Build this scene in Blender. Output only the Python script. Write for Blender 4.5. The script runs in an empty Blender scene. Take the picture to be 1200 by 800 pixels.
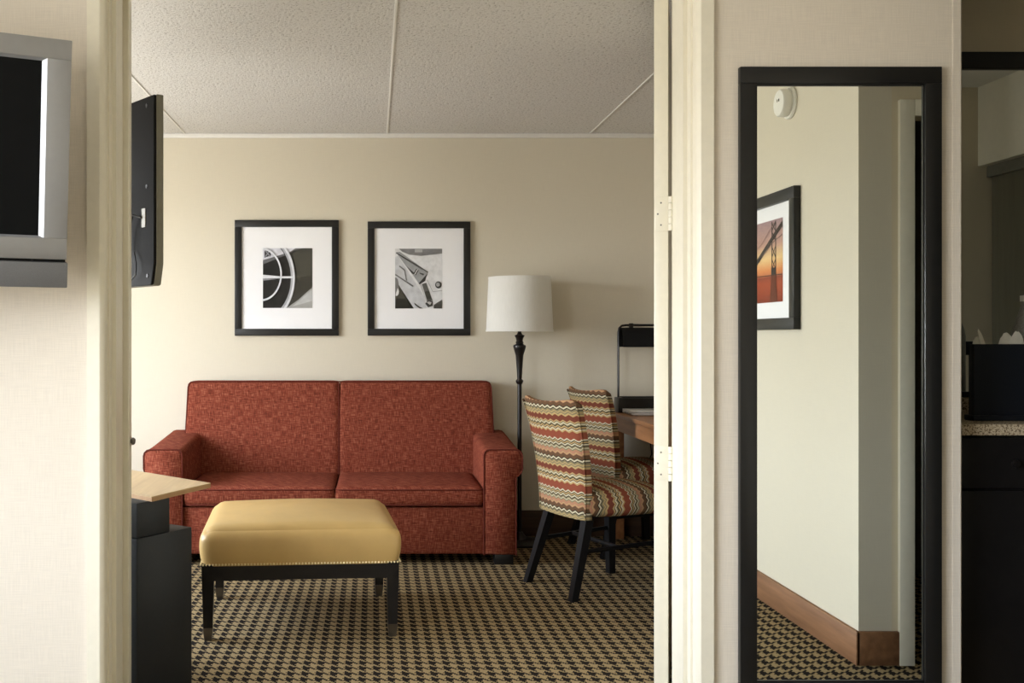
import bpy, bmesh, math, random
from mathutils import Vector, Matrix
random.seed(4)
R = math.radians
SC = bpy.context.scene
C = SC.collection

def lin(c):
    c /= 255.0
    return c / 12.92 if c <= 0.04045 else ((c + 0.055) / 1.055) ** 2.4
def rgb(r, g, b): return (lin(r), lin(g), lin(b), 1.0)

# ------------------------------------------------------------------ camera, world, daylight, exposure
cam = bpy.data.cameras.new('camera'); camo = bpy.data.objects.new('camera', cam); C.objects.link(camo)
camo.location = (0, 0, 1.21); camo.rotation_euler = (R(90), 0, 0)
cam.sensor_width = 36; cam.lens = 36 * 1180 / 1200
cam.shift_x = 162 / 1200; cam.shift_y = -6 / 1200
cam.clip_start = 0.05
SC.camera = camo
SC.view_settings.view_transform = 'Standard'; SC.view_settings.look = 'None'
SC.view_settings.gamma = 1; SC.view_settings.use_curve_mapping = False
SC.view_settings.exposure = 0.6
WB = (-1.3, 1.58, 0.60, 2.10)              # bedroom window: y0, y1, z0, z1
WL = (3.55, 5.25, 0.60, 2.10)             # living-room window
w = bpy.data.worlds.new('sky'); SC.world = w; w.use_nodes = True
wt = w.node_tree
tc = wt.nodes.new('ShaderNodeTexCoord'); sx = wt.nodes.new('ShaderNodeSeparateXYZ'); mp = wt.nodes.new('ShaderNodeMath')
mp.operation = 'MULTIPLY_ADD'; mp.inputs[1].default_value = 0.5; mp.inputs[2].default_value = 0.5
rp = wt.nodes.new('ShaderNodeValToRGB')
while len(rp.color_ramp.elements) < 4: rp.color_ramp.elements.new(0.5)
for e, (p, c) in zip(rp.color_ramp.elements, ((0.0, (0.46, 0.445, 0.41, 1)), (0.485, (0.55, 0.54, 0.51, 1)), (0.515, (0.92, 0.97, 1.04, 1)), (1.0, (0.70, 0.85, 1.05, 1)))):
    e.position = p; e.color = c
wt.links.new(tc.outputs['Generated'], sx.inputs[0]); wt.links.new(sx.outputs[2], mp.inputs[0]); wt.links.new(mp.outputs[0], rp.inputs[0])
wt.links.new(rp.outputs[0], wt.nodes['Background'].inputs[0])
wt.nodes['Background'].inputs[1].default_value = 15.0      # overcast daylight over sunlit paving

def window_portal(name, loc, sx, sy):
    """daylight enters through the window openings: light portals steer the sky sampling"""
    l = bpy.data.lights.new(name, 'AREA'); l.shape = 'RECTANGLE'; l.size = sx; l.size_y = sy; l.cycles.is_portal = True
    o = bpy.data.objects.new(name, l); C.objects.link(o); o.location = loc; o.rotation_euler = (0, R(-90), 0)
window_portal('daylight_bedroom', (-2.72, WB[0]/2+WB[1]/2, WB[2]/2+WB[3]/2), WB[3]-WB[2], WB[1]-WB[0])
window_portal('daylight_living', (-2.72, WL[0]/2+WL[1]/2, WL[2]/2+WL[3]/2), WL[3]-WL[2], WL[1]-WL[0])

# ------------------------------------------------------------------ node materials
class NT:
    def __init__(s, name, rough=0.6, spec=0.3):
        s.m = bpy.data.materials.new(name); s.m.use_nodes = True
        s.t = s.m.node_tree; s.b = s.t.nodes['Principled BSDF']
        s.b.inputs['Roughness'].default_value = rough
        s.b.inputs['Specular IOR Level'].default_value = spec
    def n(s, typ, **kw):
        nd = s.t.nodes.new(typ)
        for k, v in kw.items(): setattr(nd, k, v)
        return nd
    def put(s, sock, v):
        if v is None: return
        if isinstance(v, bpy.types.NodeSocket): s.t.links.new(v, sock)
        else: sock.default_value = v
    def math(s, op, a, b=None, c=None):
        nd = s.n('ShaderNodeMath', operation=op)
        s.put(nd.inputs[0], a); s.put(nd.inputs[1], b); s.put(nd.inputs[2], c)
        return nd.outputs[0]
    def coord(s): return s.n('ShaderNodeTexCoord').outputs['Object']
    def mapping(s, v, scale=(1,1,1), rot=(0,0,0), loc=(0,0,0)):
        nd = s.n('ShaderNodeMapping'); s.put(nd.inputs[0], v)
        nd.inputs['Scale'].default_value = scale; nd.inputs['Rotation'].default_value = rot
        nd.inputs['Location'].default_value = loc
        return nd.outputs[0]
    def sep(s, v):
        nd = s.n('ShaderNodeSeparateXYZ'); s.put(nd.inputs[0], v); return nd.outputs
    def comb(s, x, y, z):
        nd = s.n('ShaderNodeCombineXYZ')
        s.put(nd.inputs[0], x); s.put(nd.inputs[1], y); s.put(nd.inputs[2], z); return nd.outputs[0]
    def noise(s, v, scale=5, detail=2, rough=0.5):
        nd = s.n('ShaderNodeTexNoise'); s.put(nd.inputs['Vector'], v)
        nd.inputs['Scale'].default_value = scale; nd.inputs['Detail'].default_value = detail
        nd.inputs['Roughness'].default_value = rough
        return nd.outputs[0]
    def ramp(s, f, stops, mode='LINEAR'):
        nd = s.n('ShaderNodeValToRGB'); s.put(nd.inputs[0], f); cr = nd.color_ramp; cr.interpolation = mode
        while len(cr.elements) < len(stops): cr.elements.new(0.5)
        for e, (p, c) in zip(cr.elements, stops): e.position = p; e.color = c
        return nd.outputs[0]
    def mix(s, f, a, b, typ='MIX'):
        nd = s.n('ShaderNodeMix', data_type='RGBA', blend_type=typ)
        s.put(nd.inputs[0], f); s.put(nd.inputs[6], a); s.put(nd.inputs[7], b); return nd.outputs[2]
    def base(s, v): s.put(s.b.inputs['Base Color'], v)
    def bump(s, h, strength=0.3, dist=0.001):
        nd = s.n('ShaderNodeBump'); nd.inputs['Strength'].default_value = strength
        nd.inputs['Distance'].default_value = dist; s.put(nd.inputs['Height'], h)
        s.t.links.new(nd.outputs[0], s.b.inputs['Normal'])

def grey(v): return (v, v, v, 1)
def plain(name, col, rough=0.5, spec=0.3, metal=0.0, var=0.06, scale=40, bump=0.0):
    k = NT(name, rough, spec); k.b.inputs['Metallic'].default_value = metal
    nz = k.noise(k.coord(), scale, 3)
    lo = tuple(c * (1 - var) for c in col[:3]) + (1,); hi = tuple(min(1, c * (1 + var)) for c in col[:3]) + (1,)
    k.base(k.ramp(nz, [(0.3, lo), (0.7, hi)]))
    if bump: k.bump(nz, bump, 0.001)
    return k.m

def wallpaper(name, col, weave):
    k = NT(name, 0.75, 0.2); v = k.coord()
    xyz = k.sep(v); u = k.math('ADD', xyz[0], xyz[1])
    q = k.comb(u, xyz[2], 0.0)
    a = k.noise(k.mapping(q, (420, 14, 1)), 1, 2); b = k.noise(k.mapping(q, (14, 420, 1)), 1, 2)
    h = k.math('ADD', a, b)
    f = k.math('MULTIPLY_ADD', h, 1.0, -0.5)
    lo = tuple(c * (1 - weave) for c in col[:3]) + (1,); hi = tuple(min(1, c * (1 + weave)) for c in col[:3]) + (1,)
    k.base(k.ramp(f, [(0.25, lo), (0.75, hi)])); k.bump(h, 0.25, 0.0006)
    return k.m

def carpet():
    k = NT('houndstooth_carpet', 0.95, 0.05); v = k.coord()
    v = k.mapping(v, (1, 1, 1), (0, 0, 0))
    nz = k.n('ShaderNodeTexNoise'); k.put(nz.inputs['Vector'], v); nz.inputs['Scale'].default_value = 160
    nz.inputs['Detail'].default_value = 1
    wob = k.n('ShaderNodeVectorMath', operation='MULTIPLY_ADD')
    k.put(wob.inputs[0], nz.outputs['Color']); wob.inputs[1].default_value = (0.004, 0.004, 0); k.put(wob.inputs[2], v)
    xyz = k.sep(wob.outputs[0])
    u = k.math('MULTIPLY', xyz[0], 8 / 0.0515); t = k.math('MULTIPLY', xyz[1], 8 / 0.060)
    i = k.math('FLOOR', u); j = k.math('FLOOR', t)
    dark_w = k.math('LESS_THAN', k.math('FLOORED_MODULO', i, 8.0), 3.5)
    dark_f = k.math('LESS_THAN', k.math('FLOORED_MODULO', j, 8.0), 3.5)
    top = k.math('LESS_THAN', k.math('FLOORED_MODULO', k.math('ADD', i, j), 4.0), 1.5)
    dk = k.math('ADD', k.math('MULTIPLY', top, dark_w), k.math('MULTIPLY', k.math('SUBTRACT', 1.0, top), dark_f))
    fib = k.noise(k.coord(), 500, 2)
    tan = k.ramp(fib, [(0.3, rgb(136, 118, 86)), (0.7, rgb(174, 152, 114))])
    blk = k.ramp(fib, [(0.3, rgb(22, 19, 18)), (0.7, rgb(44, 38, 34))])
    k.base(k.mix(dk, tan, blk)); k.bump(fib, 0.5, 0.002)
    return k.m

def sofa_cloth(name, lo, mid, hi):
    k = NT(name, 0.95, 0.1); xyz = k.sep(k.coord())
    u = k.math('ADD', xyz[0], k.math('MULTIPLY', xyz[1], 0.8)); t = k.math('ADD', xyz[2], k.math('MULTIPLY', xyz[1], 0.45))
    q = k.comb(u, t, 0.0)
    a = k.noise(k.mapping(q, (260, 24, 1)), 1, 2, 0.6); b = k.noise(k.mapping(q, (24, 260, 1)), 1, 2, 0.6)
    f = k.math('MULTIPLY_ADD', k.math('ADD', a, b), 1.0, -0.5)
    k.base(k.ramp(f, [(0.22, lo), (0.5, mid), (0.78, hi)])); k.bump(f, 0.35, 0.001)
    return k.m

RUST, RUSTD, CREAM, OCHRE, SAGE, BLK, SALM, BRN = (rgb(140,76,56), rgb(120,66,50), rgb(204,194,164), rgb(186,158,108),
    rgb(134,124,94), rgb(58,50,40), rgb(176,128,100), rgb(104,78,56))
def zigzag(name, seat):
    k = NT(name, 0.95, 0.1); xyz = k.sep(k.coord())
    if seat: t, u = xyz[0], k.math('ADD', xyz[1], xyz[2])
    else: t, u = k.math('MULTIPLY_ADD', xyz[2], -1.0, 0.0296), xyz[1]
    tri = k.math('PINGPONG', k.math('MULTIPLY', u, 1 / (0.017 if seat else 0.020)), 1.0)
    s = k.math('ADD', t, k.math('MULTIPLY', tri, 0.010))
    f = k.math('FRACT', k.math('MULTIPLY', s, 1 / 0.245))
    seq = [(RUST,.12),(CREAM,.022),(BLK,.016),(OCHRE,.02),(BLK,.014),(CREAM,.024),(BLK,.016),(SAGE,.022),(CREAM,.016),(SAGE,.022),(SALM,.05),(OCHRE,.014),(SALM,.014),(BRN,.06),
           (BLK,.016),(CREAM,.026),(BLK,.016),(SAGE,.03),(OCHRE,.018),(SAGE,.024),(OCHRE,.03),(RUSTD,.085),(OCHRE,.024),(BLK,.012),(CREAM,.022),(SAGE,.018),(BLK,.014),
           (OCHRE,.026),(BRN,.014),(CREAM,.02),(OCHRE,.03)]
    tot = sum(q for _, q in seq); p = 0; st = []
    for c, q in seq: st.append((p / tot, c)); p += q
    c = k.ramp(f, st, 'CONSTANT')
    nz = k.noise(k.coord(), 420, 2)
    k.base(k.mix(1.0, c, k.ramp(nz, [(0.3, grey(0.72)), (0.7, grey(1.0))]), 'MULTIPLY')); k.bump(nz, 0.4, 0.001)
    return k.m

def wood(name, lo, hi, axis=0, rough=0.4, spec=0.4):
    k = NT(name, rough, spec); v = k.coord()
    sc = [30, 30, 30]; sc[axis] = 2.0
    nz = k.noise(k.mapping(v, tuple(sc)), 1, 4, 0.6)
    k.base(k.ramp(nz, [(0.3, lo), (0.7, hi)])); k.bump(nz, 0.08, 0.0006)
    return k.m

def ceil_mat():
    k = NT('stippled_ceiling_board', 0.9, 0.1); v = k.coord()
    nz = k.noise(v, 80, 3, 0.7)
    pit = k.ramp(nz, [(0.35, grey(0.0)), (0.43, grey(1.0))])
    k.base(k.mix(pit, rgb(158, 153, 146), rgb(220, 218, 214))); k.bump(nz, 0.9, 0.005)
    return k.m

def granite():
    k = NT('speckled_granite', 0.25, 0.5); v = k.coord()
    a = k.noise(v, 150, 3, 0.7)
    k.base(k.ramp(a, [(0.36, rgb(60, 50, 42)), (0.47, rgb(150, 132, 106)), (0.56, rgb(205, 190, 162)), (0.68, rgb(110, 92, 74))]))
    return k.m

def mirror_mat():
    k = NT('mirror_glass', 0.0, 0.5); k.b.inputs['Metallic'].default_value = 1.0
    nz = k.noise(k.coord(), 2, 1)
    k.base(k.ramp(nz, [(0, (0.84, 0.87, 0.845, 1)), (1, (0.86, 0.89, 0.865, 1))])); return k.m

def pane_mat():
    k = NT('clear_pane'); t = k.t
    tr = k.n('ShaderNodeBsdfTransparent'); gl = k.n('ShaderNodeBsdfGlossy'); gl.inputs['Roughness'].default_value = 0.03
    mx = k.n('ShaderNodeMixShader'); mx.inputs[0].default_value = 0.025
    t.links.new(tr.outputs[0], mx.inputs[1]); t.links.new(gl.outputs[0], mx.inputs[2])
    t.links.new(mx.outputs[0], t.nodes['Material Output'].inputs[0]); return k.m

def shade_mat():
    k = NT('lampshade_linen', 0.9, 0.1)
    nz = k.noise(k.mapping(k.coord(), (200, 200, 20)), 1, 2)
    k.base(k.ramp(nz, [(0.3, rgb(242, 241, 236)), (0.7, rgb(250, 249, 245))]))
    tl = k.n('ShaderNodeBsdfTranslucent'); tl.inputs[0].default_value = rgb(240, 238, 230)
    mx = k.n('ShaderNodeMixShader'); mx.inputs[0].default_value = 0.4
    k.t.links.new(k.b.outputs[0], mx.inputs[1]); k.t.links.new(tl.outputs[0], mx.inputs[2])
    k.t.links.new(mx.outputs[0], k.t.nodes['Material Output'].inputs[0]); return k.m

M = dict(
    paper=wallpaper('linen_wallpaper', rgb(224, 215, 201), 0.05),
    wall=wallpaper('cream_wallpaper', rgb(214, 206, 187), 0.02),
    hallwall=wallpaper('hall_wallpaper', rgb(214, 202, 176), 0.02),
    trim=plain('cream_trim_paint', rgb(234, 228, 210), 0.35, 0.4, var=0.02),
    carpet=carpet(), ceil=ceil_mat(), white=plain('white_paint', rgb(232, 230, 224), 0.6, var=0.02),
    sofa=sofa_cloth('rust_weave', rgb(84, 39, 29), rgb(124, 58, 42), rgb(162, 100, 76)),
    piping=plain('rust_piping', rgb(98, 45, 35), 0.9, 0.1, var=0.15, scale=200),
    leather=plain('tan_leather', rgb(198, 165, 106), 0.40, 0.4, var=0.04, scale=12, bump=0.05),
    black=plain('black_stain', rgb(26, 24, 24), 0.32, 0.4, var=0.15),
    legwood=plain('chair_leg_black', rgb(14, 14, 15), 0.45, 0.25, var=0.15),
    brass=plain('antique_brass', rgb(226, 208, 160), 0.3, 0.6, 0.35),
    steel=plain('brushed_steel', rgb(120, 116, 112), 0.35, 0.5, 1.0),
    zig=zigzag('zigzag_back', False), zigs=zigzag('zigzag_seat', True),
    darkwood=wood('brown_baseboard', rgb(120, 84, 58), rgb(150, 108, 76), 1, 0.5, 0.3),
    darkwoodx=wood('dark_baseboard', rgb(62, 46, 36), rgb(84, 62, 46), 0, 0.5, 0.3),
    maple=wood('maple_top', rgb(184, 154, 112), rgb(208, 180, 136), 1, 0.35, 0.4),
    maple_edge=wood('maple_edge', rgb(176, 138, 98), rgb(196, 158, 114), 1, 0.4),
    desk=wood('desk_wood', rgb(140, 92, 56), rgb(176, 122, 78), 1, 0.35, 0.4),
    cabinet=plain('black_blue_lacquer', rgb(34, 37, 41), 0.45, 0.35, var=0.08, scale=90),
    frame=plain('black_frame', rgb(27, 27, 27), 0.35, 0.4, var=0.1),
    mat=plain('mat_board', rgb(248, 248, 250), 0.8, 0.1, var=0.01),
    pane=pane_mat(), mirror=mirror_mat(), shade=shade_mat(),
    bronze=plain('dark_bronze', rgb(30, 27, 26), 0.28, 0.5, 0.3),
    silver=plain('silver_plastic', rgb(150, 150, 150), 0.38, 0.4, 0.25, var=0.02),
    silver_lt=plain('silver_bevel', rgb(160, 162, 166), 0.35, 0.4, 0.3, var=0.02),
    silver_dk=plain('speaker_plastic', rgb(118, 119, 122), 0.5, 0.3, 0.2, var=0.05, scale=300),
    screen=plain('dark_screen', rgb(17, 18, 19), 0.5, 0.08, var=0.05),
    tvback=plain('black_plastic', rgb(22, 22, 22), 0.7, 0.12, var=0.08, scale=120),
    tvedge=plain('grey_plastic', rgb(120, 117, 104), 0.5, 0.3, var=0.05),
    label=plain('metal_port_plate', rgb(150, 148, 140), 0.5, 0.3, var=0.2, scale=160),
    cord=plain('cable_rubber', rgb(22, 22, 22), 0.5, 0.3),
    alu=plain('aluminium', rgb(226, 226, 228), 0.35, 0.5, 0.15, var=0.03),
    plastic=plain('white_plastic', rgb(238, 236, 228), 0.4, 0.4, var=0.02),
    granite=granite(), navy=plain('navy_leatherette', rgb(24, 28, 36), 0.5, 0.3, var=0.2, scale=260, bump=0.3),
    tissue=plain('paper_wrap', rgb(226, 222, 208), 0.7, 0.2, var=0.05, scale=60),
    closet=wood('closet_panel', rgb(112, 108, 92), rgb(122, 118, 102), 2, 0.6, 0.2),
    track=plain('grey_track', rgb(120, 118, 108), 0.5, 0.3),
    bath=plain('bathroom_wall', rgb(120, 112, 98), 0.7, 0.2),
)

# ------------------------------------------------------------------ mesh helpers
def V(bm, p): return bm.verts.new(p)
def box(bm, x0, x1, y0, y1, z0, z1, bev=0.0, seg=2):
    b = bmesh.new(); bmesh.ops.create_cube(b, size=1)
    for v in b.verts: v.co = ((x0+x1)/2 + v.co.x*(x1-x0), (y0+y1)/2 + v.co.y*(y1-y0), (z0+z1)/2 + v.co.z*(z1-z0))
    if bev: bmesh.ops.bevel(b, geom=b.edges[:], offset=bev, segments=seg, affect='EDGES', profile=0.5)
    merge(bm, b)
def merge(bm, b):
    me = bpy.data.meshes.new('tmp'); b.to_mesh(me); b.free(); bm.from_mesh(me); bpy.data.meshes.remove(me)
def prism(bm, poly, fn, a, b, bev=0.0, seg=2):
    """poly = 2D outline, fn(p, t) -> 3D point, swept from t=a to t=b"""
    t = bmesh.new(); n = len(poly)
    A = [t.verts.new(fn(p, a)) for p in poly]; B = [t.verts.new(fn(p, b)) for p in poly]
    t.faces.new(A); t.faces.new(B[::-1])
    for i in range(n): t.faces.new((A[i], B[i], B[(i+1) % n], A[(i+1) % n]))
    bmesh.ops.recalc_face_normals(t, faces=t.faces[:])
    if bev: bmesh.ops.bevel(t, geom=t.edges[:], offset=bev, segments=seg, affect='EDGES', profile=0.5)
    merge(bm, t)
def lathe(bm, prof, c=(0,0,0), seg=28, axis='z'):
    rings = []
    for r, z in prof:
        ring = []
        for i in range(seg):
            a = 2*math.pi*i/seg; x, y = r*math.cos(a), r*math.sin(a)
            p = (x, y, z) if axis == 'z' else ((z, x, y) if axis == 'x' else (x, z, y))
            ring.append(bm.verts.new((p[0]+c[0], p[1]+c[1], p[2]+c[2])))
        rings.append(ring)
    for A, B in zip(rings, rings[1:]):
        for i in range(seg): bm.faces.new((A[i], A[(i+1) % seg], B[(i+1) % seg], B[i]))
    for ring in (rings[0], rings[-1]):
        if prof[rings.index(ring)][0] > 1e-5: bm.faces.new(ring)
def tube(bm, pts, r, seg=8, closed=False):
    pts = [Vector(p) for p in pts]; n = len(pts); rings = []; up = None
    for i, p in enumerate(pts):
        if closed: d = pts[(i+1) % n] - pts[i-1]
        else: d = pts[min(i+1, n-1)] - pts[max(i-1, 0)]
        d.normalize()
        if up is None: up = Vector((0,0,1)) if abs(d.z) < 0.9 else Vector((1,0,0))
        s = d.cross(up).normalized(); up = s.cross(d).normalized()
        rr = r[i] if isinstance(r, (list, tuple)) else r
        rings.append([bm.verts.new(p + s*(rr*math.cos(2*math.pi*k/seg)) + up*(rr*math.sin(2*math.pi*k/seg))) for k in range(seg)])
    for i in range(n if closed else n-1):
        A, B = rings[i], rings[(i+1) % n]
        for k in range(seg): bm.faces.new((A[k], A[(k+1) % seg], B[(k+1) % seg], B[k]))
    if not closed: bm.faces.new(rings[0][::-1]); bm.faces.new(rings[-1])
def bar(bm, p, q, w0, w1=None, depth=1.0):
    """square bar from p to q, width w0 at p and w1 at q, axis-aligned cross-section"""
    w1 = w1 or w0
    def ring(c, w): return [bm.verts.new((c[0]+sx*w/2, c[1]+sy*w*depth/2, c[2])) for sx, sy in ((-1,-1),(1,-1),(1,1),(-1,1))]
    A, B = ring(p, w0), ring(q, w1)
    bm.faces.new(A); bm.faces.new(B)
    for i in range(4): bm.faces.new((A[i], A[(i+1) % 4], B[(i+1) % 4], B[i]))
def puff(bm, x0, x1, y0, y1, z0, z1, r, crown=0.0, bulge=0.0, n=16, flat_bottom=False):
    """upholstered block: rounded box with a crowned top and bulging sides"""
    b = bmesh.new(); bmesh.ops.create_cube(b, size=2)
    bmesh.ops.subdivide_edges(b, edges=b.edges[:], cuts=n, use_grid_fill=True)
    hx, hy, hz = (x1-x0)/2, (y1-y0)/2, (z1-z0)/2; c = Vector(((x0+x1)/2, (y0+y1)/2, (z0+z1)/2))
    f = lambda t: math.sin(max(-1, min(1, t)) * math.pi/2)
    for v in b.verts:
        u = Vector((f(v.co.x), f(v.co.y), f(v.co.z)))
        p = Vector((u.x*hx, u.y*hy, u.z*hz))
        rz = r
        q = Vector((max(-hx+r, min(hx-r, p.x)), max(-hy+r, min(hy-r, p.y)), max(-hz+rz, min(hz-rz, p.z))))
        if flat_bottom and p.z < 0: q.z = p.z
        d = p - q
        if d.length > 1e-9:
            d.normalize(); p = q + d*r
        k = (1-u.x**2)*(1-u.y**2)
        if p.z > 0: p.z += crown * k * (p.z/hz)
        sd = bulge*(1-u.z**2)
        p.x += sd*u.x; p.y += sd*u.y
        v.co = p + c
    merge(bm, b)
def obj(name, bm, mat, parent=None, smooth=35, local=False):
    if parent and not local:
        o0 = parent
        off = Vector((0,0,0))
        while o0: off += o0.location; o0 = o0.parent
        bmesh.ops.translate(bm, verts=bm.verts[:], vec=-off)
    bmesh.ops.recalc_face_normals(bm, faces=bm.faces[:])
    me = bpy.data.meshes.new(name); bm.to_mesh(me); bm.free()
    for m in (mat if isinstance(mat, (list, tuple)) else [mat]): me.materials.append(M[m] if isinstance(m, str) else m)
    if smooth:
        me.shade_smooth(); me.set_sharp_from_angle(angle=R(smooth))
    o = bpy.data.objects.new(name, me); C.objects.link(o); o.parent = parent
    return o
def tag(o, label=None, cat=None, group=None, kind=None):
    for k, v in (('label', label), ('category', cat), ('group', group), ('kind', kind)):
        if v: o[k] = v
    return o
def thing(name, label, cat, loc=(0,0,0), rz=0, group=None):
    o = bpy.data.objects.new(name, None); C.objects.link(o); o.empty_display_size = 0.1
    o.location = loc; o.rotation_euler = (0, 0, rz)
    return tag(o, label, cat, group)
def bx(name, mat, parent, *d, bev=0.0, seg=2, local=False):
    bm = bmesh.new(); box(bm, *d, bev=bev, seg=seg); return obj(name, bm, mat, parent, local=local)
def struct(name, label, mat, boxes, cat='wall', bev=0.0):
    bm = bmesh.new()
    for b in boxes: box(bm, *b, bev=bev)
    return tag(obj(name, bm, mat), label, cat, kind='structure')

# ------------------------------------------------------------------ the setting
H = 2.44
YN, YF, YB = 3.026, 3.262, 6.114          # doorway wall front / far face, back wall of the living room
XL, XR = -0.808, 0.967                    # clear doorway
XE = 1.769                                # free end of the doorway wall
struct('floor', 'dark and tan houndstooth carpet across both rooms', 'carpet', [(-2.9, 3.8, -2.5, 6.3, -0.06, 0)], 'floor')
struct('wall_back', 'cream living room wall behind the sofa', 'wall', [(-2.7, 2.32, YB, YB+0.1, 0, H)])
struct('wall_living_right', 'cream living room wall behind the desk', 'wall', [(2.2, 2.32, 3.77, YB, 0, H)])
def window_wall(name, label, x0, x1, y0, y1, wy0, wy1, wz0, wz1, mat):
    return struct(name, label, mat, [(x0, x1, y0, wy0, 0, H), (x0, x1, wy1, y1, 0, H), (x0, x1, wy0, wy1, 0, wz0), (x0, x1, wy0, wy1, wz1, H)])
window_wall('wall_living_left', 'cream outside wall of the living room with its window', -2.7, -2.6, YF, YB, *WL, 'wall')
window_wall('wall_bedroom_left', 'cream outside wall of the bedroom with its window', -2.7, -2.6, -2.4, YN, *WB, 'paper')
def window(n, label, x, y0, y1, z0, z1):
    t = thing('window_%d' % n, label, 'window', (x, (y0+y1)/2, z0)); t['kind'] = 'structure'
    bm = bmesh.new(); q = 0.05
    for b in ((y0, y1, z0, z0+q), (y0, y1, z1-q, z1), (y0, y0+q, z0, z1), (y1-q, y1, z0, z1), ((y0+y1)/2-0.02, (y0+y1)/2+0.02, z0, z1)):
        box(bm, x-0.03, x+0.03, *b)
    obj('window_frame', bm, 'white', t)
    ym = (y0+y1)/2
    for a, b in ((y0+q, ym-0.02), (ym+0.02, y1-q)): bx('pane', 'pane', t, x-0.003, x+0.003, a, b, z0+q, z1-q)
window(1, 'living room window letting daylight in from the left', -2.65, *WL)
window(2, 'bedroom window letting daylight in from the left', -2.65, *WB)
# doorway wall: two leaves of wall, a header, the side of the vanity niche
HZ = 2.33
struct('wall_doorway', 'linen papered wall around the wide doorway', 'paper',
       [(-2.7, XL-0.03, YN, YF, 0, H), (XR+0.03, XE-0.012, YN, YF, 0, H), (XL-0.03, XR+0.03, YN, YF, HZ+0.03, H)])
struct('wall_niche', 'dim cream walls of the vanity niche', 'hallwall', [(1.65, XE-0.012, YF, 3.77, 0, H), (XE-0.012, 3.7, 3.66, 3.77, 0, H)])
bm = bmesh.new()
prism(bm, [(XE-0.03, YN-0.002), (XE-0.006, YN-0.002), (XE, YN+0.004), (XE, YF), (XE-0.0121, YF), (XE-0.0121, YN+0.001), (XE-0.03, YN+0.001)], lambda p, t: (p[0], p[1], t), 0, H)
tag(obj('trim_corner_guard', bm, 'paper'), 'pale corner guard on the free end of the papered wall', 'trim', kind='structure')
struct('wall_bedroom_back', 'cream wall closing the bedroom behind the viewer', 'wall', [(-2.7, 1.91, -2.5, -2.4, 0, H)])
XS, YC = 1.788, 2.318                     # bedroom side wall, corner of the passage
struct('wall_bedroom_right', 'cream bedroom side wall with the bridge picture', 'wall', [(XS, 1.91, -2.4, YC, 0, H)])
struct('wall_passage', 'cream passage wall around the bathroom doorway', 'hallwall',
       [(1.91, 1.98, YC-0.12, YC, 0, H), (2.80, 3.7, YC-0.12, YC, 0, H), (1.98, 2.80, YC-0.12, YC, 2.03, H)])
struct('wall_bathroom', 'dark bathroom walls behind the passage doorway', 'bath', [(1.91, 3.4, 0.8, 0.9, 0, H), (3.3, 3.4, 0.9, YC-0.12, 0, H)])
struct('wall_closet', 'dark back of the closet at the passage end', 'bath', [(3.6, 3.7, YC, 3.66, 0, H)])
struct('ceiling_bedroom', 'white ceiling over bedroom and passage', 'white', [(-2.8, 3.8, -2.5, YF, H, H+0.06), (1.65, 3.8, YF, 3.77, H, H+0.06)], 'ceiling')
# living-room ceiling: four-foot boards with cover strips
ct = thing('ceiling', 'stippled white board ceiling of the living room', 'ceiling', (0, 4.7, H)); ct['kind'] = 'structure'
bx('backing', 'white', ct, -2.7, 2.32, YF+0.001, YB+0.1, H+0.02, H+0.06)
seams = [-3.591, -2.373, -1.145, 0.083, 1.311, 2.539]
for i, (a, b) in enumerate(zip(seams, seams[1:])):
    bx('ceiling_panel', 'ceil', ct, max(a, -2.7)+0.004, min(b, 2.32)-0.004, YF+0.001, YB+0.1, H, H+0.019)
for x in seams[1:5]: bx('seam_strip', 'white', ct, x-0.0055, x+0.0055, YF+0.001, YB, H-0.004, H+0.003, bev=0.0015)
struct('trim_1', 'white strip where the ceiling meets the sofa wall', 'white', [(-2.6, 2.2, YB-0.02, YB, H-0.028, H-0.002)], 'trim', 0.003)
# baseboards
struct('baseboard_back', 'dark brown baseboard along the sofa wall', 'darkwoodx', [(-2.6, 2.2, YB-0.015, YB, 0, 0.155)], 'baseboard', 0.003)
struct('baseboard_living_right', 'dark brown baseboard behind the desk', 'darkwood', [(2.185, 2.2, 3.77, YB-0.015, 0, 0.155)], 'baseboard', 0.003)
bm = bmesh.new()
box(bm, XS-0.016, XS, -2.4, YC+0.016, 0, 0.125, bev=0.004); box(bm, XS-0.014, 1.932, YC, YC+0.016, 0, 0.125, bev=0.004)
tag(obj('baseboard_bedroom', bm, 'darkwood'), 'brown wooden baseboard around the side wall corner', 'baseboard', kind='structure')
# doorway frame
fr = thing('trim_door_frame', 'cream door frame around the wide doorway', 'trim', (0, YN, 0)); fr['kind'] = 'structure'
def jamb(s, X):
    # s = +1 right, -1 left; X clear face. profile in (offset away from the opening, depth)
    P = [(0.05, YN-0.016), (0.012, YN-0.016), (0.006, YN-0.012), (0.0, YN-0.004), (0.0, YN+0.028), (-0.006, YN+0.028), (-0.006, YN+0.060), (-0.019, YN+0.060),
         (-0.019, YN+0.135), (0.0, YN+0.135), (0.0, YF+0.004), (0.006, YF+0.012), (0.05, YF+0.012), (0.05, YF), (0.03, YF), (0.03, YN), (0.05, YN)]
    bm = bmesh.new(); prism(bm, [(X+s*a, b) for a, b in P], lambda p, t: (p[0], p[1], t), 0, HZ)
    return obj('jamb', bm, 'trim', fr, smooth=25)
jl = jamb(-1, XL); jr = jamb(1, XR)
bm = bmesh.new(); box(bm, XL-0.05, XR+0.05, YN-0.016, YF+0.012, HZ, HZ+0.03); box(bm, XL-0.05, XR+0.05, YN-0.016, YN, HZ+0.03, HZ+0.06)
obj('head', bm, 'trim', fr)
bx('strike_strip', 'trim', jl, XL-0.004, XL+0.020, YF-0.024, YF+0.016, 0.0, HZ, bev=0.003)
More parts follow.
